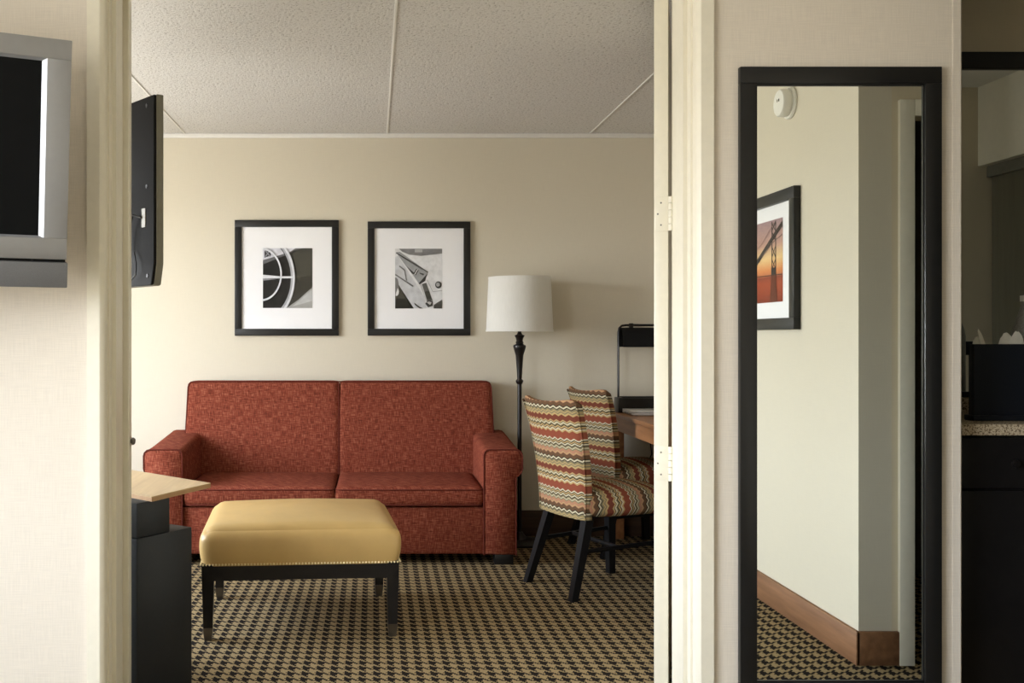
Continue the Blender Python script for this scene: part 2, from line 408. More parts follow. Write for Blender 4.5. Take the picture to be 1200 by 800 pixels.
bm = bmesh.new(); lathe(bm, [(0.0, 0.0), (0.007, 0.0), (0.008, 0.004), (0.012, 0.006), (0.012, 0.011), (0.008, 0.015), (0.0, 0.016)], (XL+0.0185, YF+0.005, 0.870), 16, 'x')
obj('latch_knob', bm, 'steel', jl)
# right-hand door leaf, folded back past a right angle
ANG = R(17.5); DX, DY = 0.914, YF+0.022
dt = thing('door_1', 'cream door leaf folded open beside the desk chairs', 'door', (DX, DY, 0.012), -ANG); dt['kind'] = 'structure'
bm = bmesh.new(); box(bm, 0, 0.045, 0, 0.86, 0, HZ-0.02, bev=0.002)
lf = obj('leaf', bm, 'trim', dt, local=True)
bm = bmesh.new(); lathe(bm, [(0, 0.0), (0.026, 0), (0.026, 0.008), (0.01, 0.012), (0.01, 0.04), (0.024, 0.048), (0.026, 0.06), (0.016, 0.072), (0, 0.074)], (0.045, 0.80, 0.95), 16, 'x')
obj('door_knob', bm, 'steel', dt, local=True)
for z in (0.785, 1.596):
    bm = bmesh.new(); box(bm, 0.002, 0.046, -0.003, 0.002, z-0.056, z+0.056, bev=0.001)
    hg = obj('hinge', bm, 'trim', dt, local=True)
    bm = bmesh.new()
    for k in range(5):
        a = z-0.056+k*0.0224
        lathe(bm, [(0, a), (0.0075, a+0.0008), (0.0075, a+0.0214), (0, a+0.0222)], (0.0525, -0.004, 0), 12)
    obj('knuckle', bm, 'trim', hg, local=True)
    bm = bmesh.new()
    for dx, dz in ((0.022, 0.036), (0.012, 0), (0.022, -0.036)):
        lathe(bm, [(0, -0.0036), (0.0025, -0.0034), (0.0032, -0.0028)], (dx, 0, z+dz), 8, 'y')
    obj('screw', bm, 'steel', hg, local=True)
# passage doorway casing (bathroom)
bt = thing('trim_bathroom_door', 'cream casing of the dark bathroom doorway', 'trim', (2.0, YC, 0)); bt['kind'] = 'structure'
for x0, x1, z0, z1 in ((1.932, 1.988, 0, 2.08), (2.79, 2.85, 0, 2.08), (1.988, 2.79, 2.02, 2.08)):
    bx('casing', 'trim', bt, x0, x1, YC, YC+0.018, z0, z1, bev=0.003)
for x0, x1 in ((1.978, 1.988), (2.79, 2.8)): bx('jamb', 'trim', bt, x0, x1, YC-0.125, YC+0.002, 0, 2.025)

# ------------------------------------------------------------------ sofa
t = thing('sofa', 'rust red woven two-seat sofa against the wall under two pictures', 'sofa', (-0.216, 5.7, 0))
SX0, SX1, SY0 = -1.216, 0.784, 5.315
AI0, AI1 = -1.012, 0.582                   # inner faces of the arms
# base
bx('base', 'sofa', t, AI0-0.02, AI1+0.02, SY0+0.022, 6.05, 0.055, 0.305, bev=0.012, seg=3)
def arm(s, xi):
    def outline(z_top):
        pts = [(0.0, 0.055)]
        pts += [(0.0, z_top-0.03)] + [(0.03-0.03*math.cos(a), z_top-0.03+0.03*math.sin(a)) for a in (R(30), R(60), R(90))]
        pts += [(0.17, z_top)]
        pts += [(0.17+0.034*math.sin(a), z_top-0.034+0.034*math.cos(a)) for a in (R(30), R(60), R(90))]
        pts += [(0.204, z_top-0.10), (0.198, z_top-0.122), (0.184, z_top-0.136), (0.170, z_top-0.139)]
        pts += [(0.170, 0.055)]
        return pts
    bm = bmesh.new(); rings = []
    ys = [SY0, SY0+0.006, SY0+0.02, 5.45, 5.6, 5.75, 5.9, 6.04]
    for i, y in enumerate(ys):
        zt = 0.612 + 0.038*max(0, (y-SY0-0.1)/0.62)
        ins = (0.010, 0.004, 0, 0, 0, 0, 0, 0)[i]
        ring = []
        o = outline(zt)
        cx = 0.09
        for a, z in o: ring.append(bm.verts.new((xi + s*(a + (ins if a < cx else -ins)), y, z - (ins if z > 0.3 else -ins))))
        rings.append(ring)
    n = len(rings[0])
    for A, B in zip(rings, rings[1:]):
        for i in range(n): bm.faces.new((A[i], A[(i+1) % n], B[(i+1) % n], B[i]))
    bm.faces.new(rings[0]); bm.faces.new(rings[-1])
    ao = obj('arm', bm, 'sofa', t, smooth=50)
    bm = bmesh.new()
    tube(bm, [(xi+s*a, SY0+0.004, z) for a, z in outline(0.612)], 0.0042, 6)
    obj('piping', bm, 'piping', ao)
arm(-1, AI0); arm(1, AI1)
XM = -0.205
for a, b in ((AI0+0.004, XM-0.002), (XM+0.002, AI1-0.004)):
    bm = bmesh.new(); puff(bm, a, b, SY0+0.012, 5.94, 0.307, 0.412, 0.028, 0.016, 0.006)
    cu = obj('seat_cushion', bm, 'sofa', t, smooth=60)
    bm = bmesh.new()
    for z in (0.398, 0.318):
        q = 0.012
        pts = []
        for cx, cy, a0 in ((b-0.03, SY0+0.042, -90), (b-0.03, 5.9, 0), (a+0.03, 5.9, 90), (a+0.03, SY0+0.042, 180)):
            for k in range(4):
                an = R(a0 + k*30); pts.append((cx+0.032*math.cos(an), cy+0.032*math.sin(an), z))
        tube(bm, pts, 0.004, 6, True)
    obj('piping', bm, 'piping', cu)
# back: two padded halves leaning slightly
for a, b in ((-1.095, XM-0.001), (XM+0.001, 0.692)):
    bm = bmesh.new(); puff(bm, a, b, 5.90, 6.06, 0.30, 0.945, 0.022, 0.0, 0.004, 14)
    for v in bm.verts: v.co.y += (v.co.z-0.4)*0.06; v.co.x += 0.018*(0.945-v.co.z)/0.5 * (v.co.x-XM)/0.89
    bk = obj('backrest', bm, 'sofa', t, smooth=60)
def yb(z): return 5.905 + (z-0.4)*0.06
bm = bmesh.new()
pts = [(-1.108, yb(0.6), 0.60), (-1.094, yb(.9), 0.91)] + [(-1.094+0.03-0.03*math.cos(R(k)), yb(.93), 0.913+0.03*math.sin(R(k))) for k in (30, 60, 90)]
pts += [(-0.6, yb(.94), 0.946), (XM, yb(.94), 0.943), (0.3, yb(.94), 0.946)]
pts += [(0.661+0.03*math.sin(R(k)), yb(.93), 0.913+0.03*math.cos(R(k))) for k in (0, 30, 60)] + [(0.692, yb(.9), 0.905), (0.706, yb(.6), 0.60)]
tube(bm, pts, 0.0045, 6); obj('back_piping', bm, 'piping', t)
bm = bmesh.new(); tube(bm, [(XM, yb(z)-0.003, z) for z in (0.40, 0.6, 0.8, 0.935)], 0.005, 6); obj('seam_piping', bm, 'piping', t)
for x in (-1.15, 0.66):
    for y in (SY0+0.02, 5.96): bx('foot', 'black', t, x-0.02, x+0.08, y, y+0.08, 0, 0.058, bev=0.004)

# ------------------------------------------------------------------ ottoman
rz = math.atan2(4.066-3.99, 0.0966+0.686)
t = thing('ottoman', 'tan leather ottoman with nailhead trim standing before the sofa', 'ottoman', (-0.318, 4.365, 0), R(4.6))
OW, OD = 0.393, 0.345
bm = bmesh.new(); puff(bm, -OW-0.001, OW+0.001, -OD-0.001, OD+0.001, 0.298, 0.450, 0.052, 0.036, 0.012, 24, True)
le = obj('leather_top', bm, 'leather', t, smooth=60, local=True)
bm = bmesh.new()
for x0, x1, y0, y1 in ((-OW, OW, -OD, -OD+0.025), (-OW, OW, OD-0.025, OD), (-OW, -OW+0.025, -OD, OD), (OW-0.025, OW, -OD, OD)):
    box(bm, x0, x1, y0, y1, 0.24, 0.305)
obj('apron', bm, 'black', t, local=True)
for sx in (-1, 1):
    for sy in (-1, 1):
        cx, cy = sx*(OW-0.024), sy*(OD-0.024)
        bm = bmesh.new(); bar(bm, (cx, cy, 0.044), (cx, cy, 0.305), 0.036, 0.050)
        lg = obj('leg', bm, 'black', t, local=True)
        bm = bmesh.new(); bar(bm, (cx, cy, 0), (cx, cy, 0.052), 0.028, 0.040); obj('ferrule', bm, 'steel', lg, local=True)
bm = bmesh.new()
def nail(x, y, nx, ny):
    b = bmesh.new(); bmesh.ops.create_icosphere(b, subdivisions=1, radius=0.0048)
    for v in b.verts: v.co = Vector((x, y, 0.3045)) + v.co
    merge(bm, b)
n = 62
for i in range(n):
    x = -OW + 0.006 + (2*OW-0.012)*i/(n-1)
    nail(x, -OD-0.005, 0, -1); nail(x, OD+0.005, 0, 1)
n = 54
for i in range(n):
    y = -OD + 0.006 + (2*OD-0.012)*i/(n-1)
    nail(-OW-0.005, y, -1, 0); nail(OW+0.005, y, 1, 0)
tag(obj('nailhead_trim', bm, 'brass', t, local=True), kind='stuff')

# ------------------------------------------------------------------ side chairs
def back_point(u, v, side):
    """u across -1..1, v up 0..1, side 0 = rear surface, 1 = front surface"""
    hw = 0.195 + 0.042*v**1.3
    x = 0.03 - 0.02*v - 0.085*v**2 + 0.055*u*u*(0.4+0.6*v)
    th = 0.060 - 0.018*v
    z = 0.362 + 0.545*v + 0.022*u*u*v**3 - 0.030*max(0, (abs(u)-0.78)/0.22)**2*v**8
    if v < 0.1: z -= 0.0
    return Vector((x + th*side, hw*u, z))
def make_chair(label, group):
    t = thing('side_chair', label, 'chair', group=group)
    bm = bmesh.new(); NU, NV = 16, 18
    def shell(i, j, s):
        u, v = -1+2*i/NU, j/NV
        e = 0.014
        p = back_point(u, v, 0.5); d = (s-0.5)
        edge = min(1, ((1-abs(u))/0.10)); et = min(1, (1-v)/0.06)
        k = math.sin(min(edge, 1)*math.pi/2)**0.6 if edge < 1 else 1
        k2 = math.sin(et*math.pi/2)**0.6 if et < 1 else 1
        th = (0.060-0.018*v)
        p.x += d*th*(0.45+0.55*min(k, k2)); return p
    G = [[[bm.verts.new(shell(i, j, s)) for j in range(NV+1)] for i in range(NU+1)] for s in (0, 1)]
    for s in (0, 1):
        for i in range(NU):
            for j in range(NV): bm.faces.new((G[s][i][j], G[s][i+1][j], G[s][i+1][j+1], G[s][i][j+1]))
    for i in range(NU):
        for j in (0, NV): bm.faces.new((G[0][i][j], G[0][i+1][j], G[1][i+1][j], G[1][i][j]))
    for j in range(NV):
        for i in (0, NU): bm.faces.new((G[0][i][j], G[0][i][j+1], G[1][i][j+1], G[1][i][j]))
    bk = obj('backrest', bm, 'zig', t, smooth=70, local=True)
    for s in (-1, 1):
        bm = bmesh.new(); tube(bm, [back_point(s*0.992, v/12, 0.12) + Vector((-0.002, 0, 0)) for v in range(13)], 0.005, 6)
        obj('welt', bm, 'zig', bk, local=True)
    bm = bmesh.new(); puff(bm, 0.052, 0.56, -0.235, 0.235, 0.372, 0.485, 0.04, 0.03, 0.006, 16)
    for v in bm.verts:
        f = min(1, max(0, (v.co.x-0.03)/0.2)); v.co.y *= 0.77+0.23*f
        if v.co.x > 0.4: v.co.x -= 0.10*(v.co.y/0.245)**2*(v.co.x-0.4)/0.16
    obj('seat', bm, 'zigs', t, smooth=60, local=True)
    for s in (-1, 1):
        bm = bmesh.new(); bar(bm, (-0.012, s*0.200, 0), (0.096, s*0.160, 0.372), 0.034, 0.044); obj('leg', bm, 'legwood', t, local=True)
        bm = bmesh.new(); bar(bm, (0.475, s*0.200, 0), (0.470, s*0.200, 0.40), 0.034, 0.046); obj('leg', bm, 'legwood', t, local=True)
        bm = bmesh.new(); tube(bm, [(0.050, s*0.177, 0.215), (0.472, s*0.2, 0.235)], 0.011, 6); obj('stretcher', bm, 'legwood', t, local=True)
    bm = bmesh.new(); tube(bm, [(0.24, -0.19, 0.225), (0.24, 0.19, 0.225)], 0.011, 6); obj('stretcher', bm, 'legwood', t, local=True)
    bm = bmesh.new()
    box(bm, 0.10, 0.47, -0.18, -0.16, 0.368, 0.39); box(bm, 0.10, 0.47, 0.16, 0.18, 0.368, 0.39)
    box(bm, 0.09, 0.11, -0.16, 0.16, 0.368, 0.39); box(bm, 0.46, 0.48, -0.2, 0.2, 0.368, 0.39)
    obj('seat_rail', bm, 'legwood', t, local=True)
    return t
def dup(root, label, loc, rz):
    r = root.copy(); C.objects.link(r); r['label'] = label; r.location = loc; r.rotation_euler = (0, 0, rz)
    for ch in list(root.children):
        c = ch.copy(); C.objects.link(c); c.parent = r
        for g in ch.children:
            d = g.copy(); C.objects.link(d); d.parent = c
    return r
ch = make_chair('zigzag striped side chair nearer the doorway, in front of the other', 'zigzag chairs at the desk')
ch.location = (0.846, 4.79, 0); ch.rotation_euler = (0, 0, R(22))
dup(ch, 'zigzag striped side chair nearer the back wall, half hidden by the other', (1.215, 5.69, 0), R(15))

# ------------------------------------------------------------------ desk with lamp and laptop
t = thing('desk', 'brown wooden writing desk along the right wall behind the chairs', 'desk', (1.78, 5.1, 0))
bx('desk_top', 'desk', t, 1.42, 2.18, 4.1, 6.09, 0.737, 0.76, bev=0.003)
bm = bmesh.new()
for b in ((1.435, 1.455, 4.15, 6.06), (2.14, 2.16, 4.15, 6.06), (1.435, 2.16, 4.13, 4.15), (1.435, 2.16, 6.05, 6.07)): box(bm, *b, 0.655, 0.738)
obj('apron', bm, 'desk', t)
for x in (1.465, 2.13):
    for y in (4.16, 6.04): bx('leg', 'desk', t, x-0.03, x+0.03, y-0.03, y+0.03, 0, 0.66, bev=0.003)
t = thing('desk_lamp', 'black desk lamp with a long trough shade on the desk', 'lamp', (1.62, 5.99, 0.76))
bm = bmesh.new(); prism(bm, [(1.44, 0.76), (1.80, 0.76), (1.80, 0.825), (1.775, 0.848), (1.445, 0.848)], lambda p, q: (p[0], q, p[1]), 5.93, 6.05, 0.004)
obj('base', bm, 'bronze', t)
bx('base_tray', 'tvback', t, 1.47, 1.77, 5.945, 6.035, 0.846, 0.852, bev=0.002)
bm = bmesh.new()
tube(bm, [(1.455, 5.99, 0.84), (1.455, 5.99, 1.235), (1.460, 5.99, 1.258), (1.475, 5.99, 1.273), (1.50, 5.99, 1.277), (1.78, 5.99, 1.277), (1.805, 5.99, 1.273), (1.82, 5.99, 1.258), (1.825, 5.99, 1.235), (1.825, 5.99, 0.84)], 0.0065, 8)
obj('post', bm, 'bronze', t)
bm = bmesh.new()
prof = [(0.062*math.cos(R(a)), 1.195+0.068*math.sin(R(a))) for a in range(0, 181, 20)]
prof = [(0.066, 1.15)] + prof + [(-0.066, 1.15)]
inner = [(p[0]*0.94, p[1]-0.003) for p in prof[::-1]]
prism(bm, prof + inner, lambda p, q: (q, 5.99+p[0], p[1]), 1.468, 1.812)
sh = obj('lamp_shade', bm, 'tvback', t)
for x in (1.53, 1.75): bx('clip', 'bronze', t, x-0.012, x+0.012, 5.978, 6.002, 1.258, 1.288, bev=0.003)
t = thing('laptop', 'silver closed laptop lying on the desk before the lamp', 'laptop', (1.63, 5.8, 0.76))
bx('body', 'alu', t, 1.462, 1.80, 5.69, 5.925, 0.763, 0.777, bev=0.003)
bx('lid', 'alu', t, 1.462, 1.80, 5.69, 5.925, 0.778, 0.786, bev=0.003)
for k in range(5): bx('port', 'black', t, 1.4605, 1.464, 5.72+k*0.032, 5.74+k*0.032, 0.767, 0.773)
for k in range(4):
    bm = bmesh.new(); lathe(bm, [(0, 0.760), (0.008, 0.760), (0.008, 0.7635)], (1.49+0.29*(k % 2), 5.71+0.19*(k//2), 0), 8)
    obj('foot', bm, 'black', t)
bm = bmesh.new(); tube(bm, [(1.90, 6.092, 0.75), (1.71, 6.088, 0.70), (1.665, 6.085, 0.62), (1.68, 6.085, 0.5), (1.64, 6.085, 0.4), (1.66, 6.085, 0.28)], 0.004, 6)
tag(obj('power_cable', bm, 'cord'), 'thin black cable hanging against the wall under the desk', 'cable')

# ------------------------------------------------------------------ floor lamp
t = thing('floor_lamp', 'black floor lamp with white drum shade between sofa and chair', 'lamp', (0.852, 5.885, 0))
bm = bmesh.new(); lathe(bm, [(0, 0), (0.14, 0), (0.145, 0.012), (0.12, 0.022), (0.05, 0.03), (0.03, 0.05), (0.016, 0.07), (0, 0.07)]); obj('base', bm, 'bronze', t, local=True)
bm = bmesh.new()
lathe(bm, [(0, 0.06), (0.0125, 0.06), (0.0125, 0.93), (0.017, 0.935), (0.022, 0.945), (0.022, 0.952), (0.014, 0.962), (0.017, 1.02), (0.023, 1.10), (0.034, 1.135),
           (0.038, 1.15), (0.036, 1.158), (0.020, 1.166), (0.024, 1.174), (0.018, 1.184), (0.022, 1.20), (0.030, 1.215), (0.016, 1.222), (0.011, 1.232), (0.011, 1.30), (0, 1.30)], seg=24)
obj('pole', bm, 'bronze', t, local=True)
bm = bmesh.new()
NS = 48; prof = [(0.197, 1.238), (0.1965, 1.248), (0.1945, 1.248), (0.181, 1.546), (0.183, 1.546), (0.182, 1.556), (0.179, 1.556), (0.192, 1.240)]
lathe(bm, prof + [prof[0]], seg=NS)
for f in [f for f in bm.faces if len(f.verts) > 4]: bm.faces.remove(f)
so = obj('lamp_shade', bm, 'shade', t, smooth=30, local=True)
bm = bmesh.new()
for k in range(3):
    a = k*2.094; tube(bm, [(0.008*math.cos(a), 0.008*math.sin(a), 1.29), (0.186*math.cos(a), 0.186*math.sin(a), 1.30)], 0.003, 6)
obj('spider', bm, 'bronze', t, local=True)
bm = bmesh.new(); lathe(bm, [(0, 1.30), (0.014, 1.30), (0.016, 1.33), (0.03, 1.37), (0.032, 1.40), (0.02, 1.43), (0, 1.436)], seg=16); obj('bulb', bm, 'plastic', t, local=True)

# ------------------------------------------------------------------ pictures (frame, mat, print built as flat printed paper)
_flat = {}
def flat(c):
    if c not in _flat: _flat[c] = plain('ink_%d_%d_%d' % c, rgb(*c), 0.7, 0.1, var=0.12, scale=30)
    return _flat[c]
def picture(name, label, loc, rz, W, Hh, bw, pw, ph, pdx, pdz, layers, dp=0.022, extra=None):
    """hangs on a wall: local x right, z up, -y towards the viewer; layers = [(rgb, polygon in 0..1 print space)]"""
    t = thing(name, label, 'picture', loc, rz, 'framed pictures')
    for x0, x1, z0, z1 in ((-W/2, W/2, Hh/2-bw, Hh/2), (-W/2, W/2, -Hh/2, -Hh/2+bw), (-W/2, -W/2+bw, -Hh/2+bw, Hh/2-bw), (W/2-bw, W/2, -Hh/2+bw, Hh/2-bw)):
        bx('frame', 'frame', t, x0, x1, -dp, 0, z0, z1, bev=0.002, local=True)
    bx('mat', 'mat', t, -W/2+bw-0.003, W/2-bw+0.003, -0.010, -0.002, -Hh/2+bw-0.003, Hh/2-bw+0.003, local=True)
    bm = bmesh.new(); mats = []
    for k, (c, poly) in enumerate(layers):
        m = c if isinstance(c, bpy.types.Material) else flat(c)
        if m not in mats: mats.append(m)
        y = -0.0105 - 0.00012*k
        f = bm.faces.new([bm.verts.new((pdx + (p[0]-0.5)*pw, y, pdz + (p[1]-0.5)*ph)) for p in poly]); f.material_index = mats.index(m)
    me = bpy.data.meshes.new('print')
    bmesh.ops.triangulate(bm, faces=bm.faces[:])
    bm.to_mesh(me); bm.free()
    for m in mats: me.materials.append(m)
    o = bpy.data.objects.new('print', me); C.objects.link(o); o.parent = t
    bx('glass', 'pane', t, -W/2+bw-0.002, W/2-bw+0.002, -0.0185, -0.017, -Hh/2+bw-0.002, Hh/2-bw+0.002, local=True)
    return t
def clip(poly):
    def cut(P, ax, lim, sg):
        out = []
        for i, p in enumerate(P):
            q = P[(i+1) % len(P)]
            a, b = sg*(p[ax]-lim) <= 1e-9, sg*(q[ax]-lim) <= 1e-9
            if a: out.append(p)
            if a != b:
                k = (lim-p[ax])/(q[ax]-p[ax]); out.append((p[0]+k*(q[0]-p[0]), p[1]+k*(q[1]-p[1])))
        return out
    for ax in (0, 1):
        poly = cut(poly, ax, 1, 1); poly = cut(poly, ax, 0, -1)
    return poly
def strokes(c, pts, w):
    """quads along a polyline (print space), clipped to the print"""
    out = []
    for (x0, y0), (x1, y1) in zip(pts, pts[1:]):
        dx, dy = x1-x0, y1-y0; L = math.hypot(dx, dy); nx, ny = -dy/L*w/2, dx/L*w/2; ex, ey = dx/L*w*0.1, dy/L*w*0.1
        p = clip([(x0+nx-ex, y0+ny-ey), (x1+nx+ex, y1+ny+ey), (x1-nx+ex, y1-ny+ey), (x0-nx-ex, y0-ny-ey)])
        if len(p) > 2: out.append((c, p))
    return out
FULL = [(0,0),(1,0),(1,1),(0,1)]
def arc(cx, cy, rx, ry, a0, a1, n=22): return [(cx+rx*math.cos(R(a0+(a1-a0)*i/n)), cy+ry*math.sin(R(a0+(a1-a0)*i/n))) for i in range(n+1)]
# steering wheel
L1 = [((50, 48, 46), FULL), ((214, 214, 222), clip([(0,1),(0.80,1),(0,0.80)])), ((110, 110, 112), clip([(0,0.80),(0.80,1),(0.66,1.0),(0.42,0.87),(0,0.73)])),
      ((70, 70, 72), clip([(0.03,0.95),(0.13,0.98),(0.17,0.88),(0.03,0.84)]))]
L1 += strokes((150, 150, 156), [(0.04,0.97),(0.15,0.86)], 0.02) + strokes((150, 150, 156), [(0.14,0.96),(0.05,0.86)], 0.02)
L1 += [((66, 65, 58), [(0.66,0.32),(1,0.55),(1,1),(0.80,1.0),(0.60,0.93),(0.68,0.6)]), ((46, 45, 40), [(0.62,0.2),(1,0.36),(1,0.55),(0.66,0.5)]),
       ((160, 160, 158), [(0.48,0),(1,0),(1,0.35),(0.72,0.14)]), ((188, 190, 190), [(0.58,0.02),(1,0.12),(1,0.32),(0.76,0.14)])]
L1 += strokes((36, 36, 38), arc(-0.05, 0.5, 0.63, 0.69, -75, 75), 0.05)
L1 += strokes((178, 180, 186), arc(-0.05, 0.5, 0.66, 0.72, -80, 80), 0.085) + strokes((226, 228, 234), arc(-0.05, 0.5, 0.675, 0.735, -80, 80), 0.04)
L1 += [((226, 228, 232), [(0,0.49),(0.35,0.495),(0.6,0.495),(0.6,0.53),(0.35,0.53),(0,0.555)]), ((150, 150, 154), [(0,0.455),(0.3,0.485),(0,0.485)])]
L1 += strokes((222, 224, 230), arc(-0.03, 0.56, 0.40, 0.43, -88, 85), 0.032)
picture('framed_picture', 'black framed steering wheel photograph, left of the pair over the sofa', (-0.527, YB, 1.564), 0, 0.63, 0.70, 0.042, 0.300, 0.362, 0.005, -0.001, L1)
# car fin and hood
L2 = [((226, 227, 229), FULL), ((128, 128, 130), [(0.08,1),(1,1),(1,0.92),(0.8,0.90),(0.55,0.88),(0.3,0.90),(0.15,0.95)]), ((176, 176, 178), [(0.42,0.99),(0.58,0.99),(0.58,0.94),(0.42,0.94)]),
      ((206, 208, 212), [(0,0.86),(0.06,0.88),(0.62,0.2),(0.66,0.02),(0.4,0),(0.24,0.12),(0,0.55)]),
      ((66, 64, 56), [(0,0.5),(0.12,0.34),(0.24,0.13),(0.40,0),(0,0)]), ((22, 22, 20), [(0,0.17),(0.2,0.16),(0.36,0.04),(0.38,0),(0,0)]),
      ((120, 120, 120), clip(arc(0.01, 0.37, 0.07, 0.15, 0, 360, 20)[:-1])), ((228, 228, 228), clip(arc(0.03, 0.28, 0.05, 0.07, -120, 60, 12))),
      ((160, 162, 164), [(0.02,0.94),(0.10,0.95),(0.70,0.61),(0.68,0.55),(0.50,0.42),(0.38,0.56),(0.22,0.72)]),
      ((88, 88, 90), [(0.12,0.88),(0.56,0.66),(0.60,0.63),(0.14,0.86)]), ((62, 62, 64), [(0.24,0.71),(0.40,0.60),(0.43,0.57),(0.36,0.58)]),
      ((50, 50, 52), [(0.50,0.42),(0.68,0.58),(0.70,0.61),(0.65,0.50),(0.64,0.46),(0.52,0.40)]), ((70, 70, 72), [(0.52,0.60),(0.62,0.58),(0.60,0.55),(0.52,0.585)]),
      ((96, 96, 94), [(0.53,0.40),(0.66,0.43),(0.80,0.13),(0.66,0.12)]), ((60, 60, 56), [(0.62,0.28),(0.72,0.30),(0.78,0.15),(0.67,0.15)]),
      ((196, 198, 198), [(0.53,0.41),(0.57,0.41),(0.68,0.13),(0.66,0.12)]),
      ((54, 54, 54), [(0.64,0.08),(0.70,0.02),(0.80,0.04),(0.80,0.12),(0.70,0.14)]), ((190, 190, 190), [(0.67,0.10),(0.74,0.06),(0.78,0.10),(0.72,0.12)]),
      ((64, 64, 62), [(0.82,0),(1,0),(1,0.15),(0.82,0.06)]), ((60, 60, 60), arc(0.92, 0.395, 0.07, 0.06, 0, 360, 16)[:-1]), ((170, 170, 170), arc(0.91, 0.40, 0.04, 0.035, 0, 360, 12)[:-1]),
      ((52, 50, 46), [(0.40,0.10),(0.52,0.03),(0.60,0),(0.52,0),(0.42,0.06)])]
L2 += strokes((40, 40, 42), [(0.46,0.66),(0.40,0.58)], 0.018) + strokes((40, 40, 42), [(0.49,0.64),(0.43,0.56)], 0.018) + strokes((240, 240, 240), [(0.475,0.65),(0.415,0.57)], 0.012)
L2 += strokes((48, 48, 48), [(0.02,0.93),(0.30,0.80),(0.70,0.605)], 0.016) + strokes((110, 110, 112), [(0.0,0.57),(0.38,0.37)], 0.022) + strokes((110, 110, 112), [(0.09,0.71),(0.20,0.64),(0.24,0.47)], 0.022)
L2 += strokes((150, 150, 152), [(0.68,0.48),(0.80,0.28),(1,0.30)], 0.008)
L2 = [(c, clip(p)) for c, p in L2]
picture('framed_picture', 'black framed chrome car body photograph, nearer the lamp of the pair', (0.274, YB, 1.560), 0, 0.622, 0.69, 0.041, 0.285, 0.362, -0.002, 0.0, L2)
# bridge at sunset: seen in the tall mirror, so its left side (from the front) is the visible one
def sunset():
    k = NT('sunset_ink', 0.7, 0.1); z = k.sep(k.coord())[2]
    f = k.math('MULTIPLY_ADD', z, 1/0.366, 0.5)
    nz = k.noise(k.mapping(k.coord(), (20, 20, 140)), 1, 2)
    c = k.ramp(f, [(0.0, rgb(134, 62, 44)), (0.24, rgb(170, 84, 56)), (0.32, rgb(146, 78, 60)), (0.335, rgb(188, 118, 84)), (0.40, rgb(220, 146, 92)), (0.55, rgb(238, 206, 150)), (0.72, rgb(196, 160, 146)), (1.0, rgb(164, 142, 146))])
    k.base(k.mix(0.18, c, k.ramp(nz, [(0.3, rgb(90, 50, 40)), (0.7, rgb(240, 190, 150))]), 'SOFT_LIGHT')); return k.m
INK = (66, 58, 54)
W3 = 0.775
L3 = [(sunset(), FULL)]
tx = 0.215
for dx in (-0.045, 0.045): L3 += [(INK, [(tx+dx-0.012, 0.30), (tx+dx+0.012, 0.30), (tx+dx+0.010, 0.98), (tx+dx-0.010, 0.98)])]
for z0, z1 in ((0.40, 0.52), (0.54, 0.68), (0.74, 0.86), (0.86, 0.97)):
    L3 += strokes(INK, [(tx-0.045, z0), (tx+0.045, z1)], 0.014) + strokes(INK, [(tx+0.045, z0), (tx-0.045, z1)], 0.014)
L3 += [(INK, [(tx-0.06, 0.33), (tx+0.06, 0.33), (tx+0.06, 0.42), (tx-0.06, 0.42)]), ((110, 60, 44), [(tx-0.09, 0.0), (tx+0.09, 0.0), (tx+0.06, 0.33), (tx-0.06, 0.33)])]
L3 += strokes(INK, [(0.0, 0.93), (0.3, 0.74), (0.7, 0.47), (1.0, 0.34)], 0.06) + strokes((120, 100, 92), [(0.0, 0.80), (0.25, 0.72), (0.5, 0.58)], 0.012)
L3 += strokes((140, 116, 110), [(0.20, 0.96), (0.5, 0.74), (0.8, 0.60)], 0.008) + strokes((96, 62, 50), [(0, 0.325), (1, 0.335)], 0.012)
picture('framed_picture', 'black framed bridge at sunset, seen in the tall mirror', (XS, 1.815-W3/2, 1.541), R(-90), W3, 0.603, 0.050, W3-0.316, 0.366, 0, 0.004, L3, dp=0.03)

# ------------------------------------------------------------------ smoke alarm on the bedroom side wall
t = thing('smoke_alarm', 'round white smoke alarm on the wall, seen in the tall mirror', 'smoke alarm', (XS, 1.714, 2.21))
bm = bmesh.new(); lathe(bm, [(0, 0), (0.068, 0), (0.070, -0.006), (0.066, -0.014), (0, -0.014)], axis='x'); obj('base_plate', bm, 'plastic', t, local=True)
bm = bmesh.new(); lathe(bm, [(0, -0.012), (0.056, -0.012), (0.056, -0.020), (0.060, -0.023), (0.060, -0.044), (0.054, -0.053), (0, -0.056)], axis='x'); obj('housing', bm, 'plastic', t, local=True)
bm = bmesh.new()
for k in range(2): box(bm, -0.0575, -0.054, -0.006+k*0.016, -0.002+k*0.016, 0.004, 0.016, bev=0.001)
obj('vent_slot', bm, 'tvback', t, local=True)

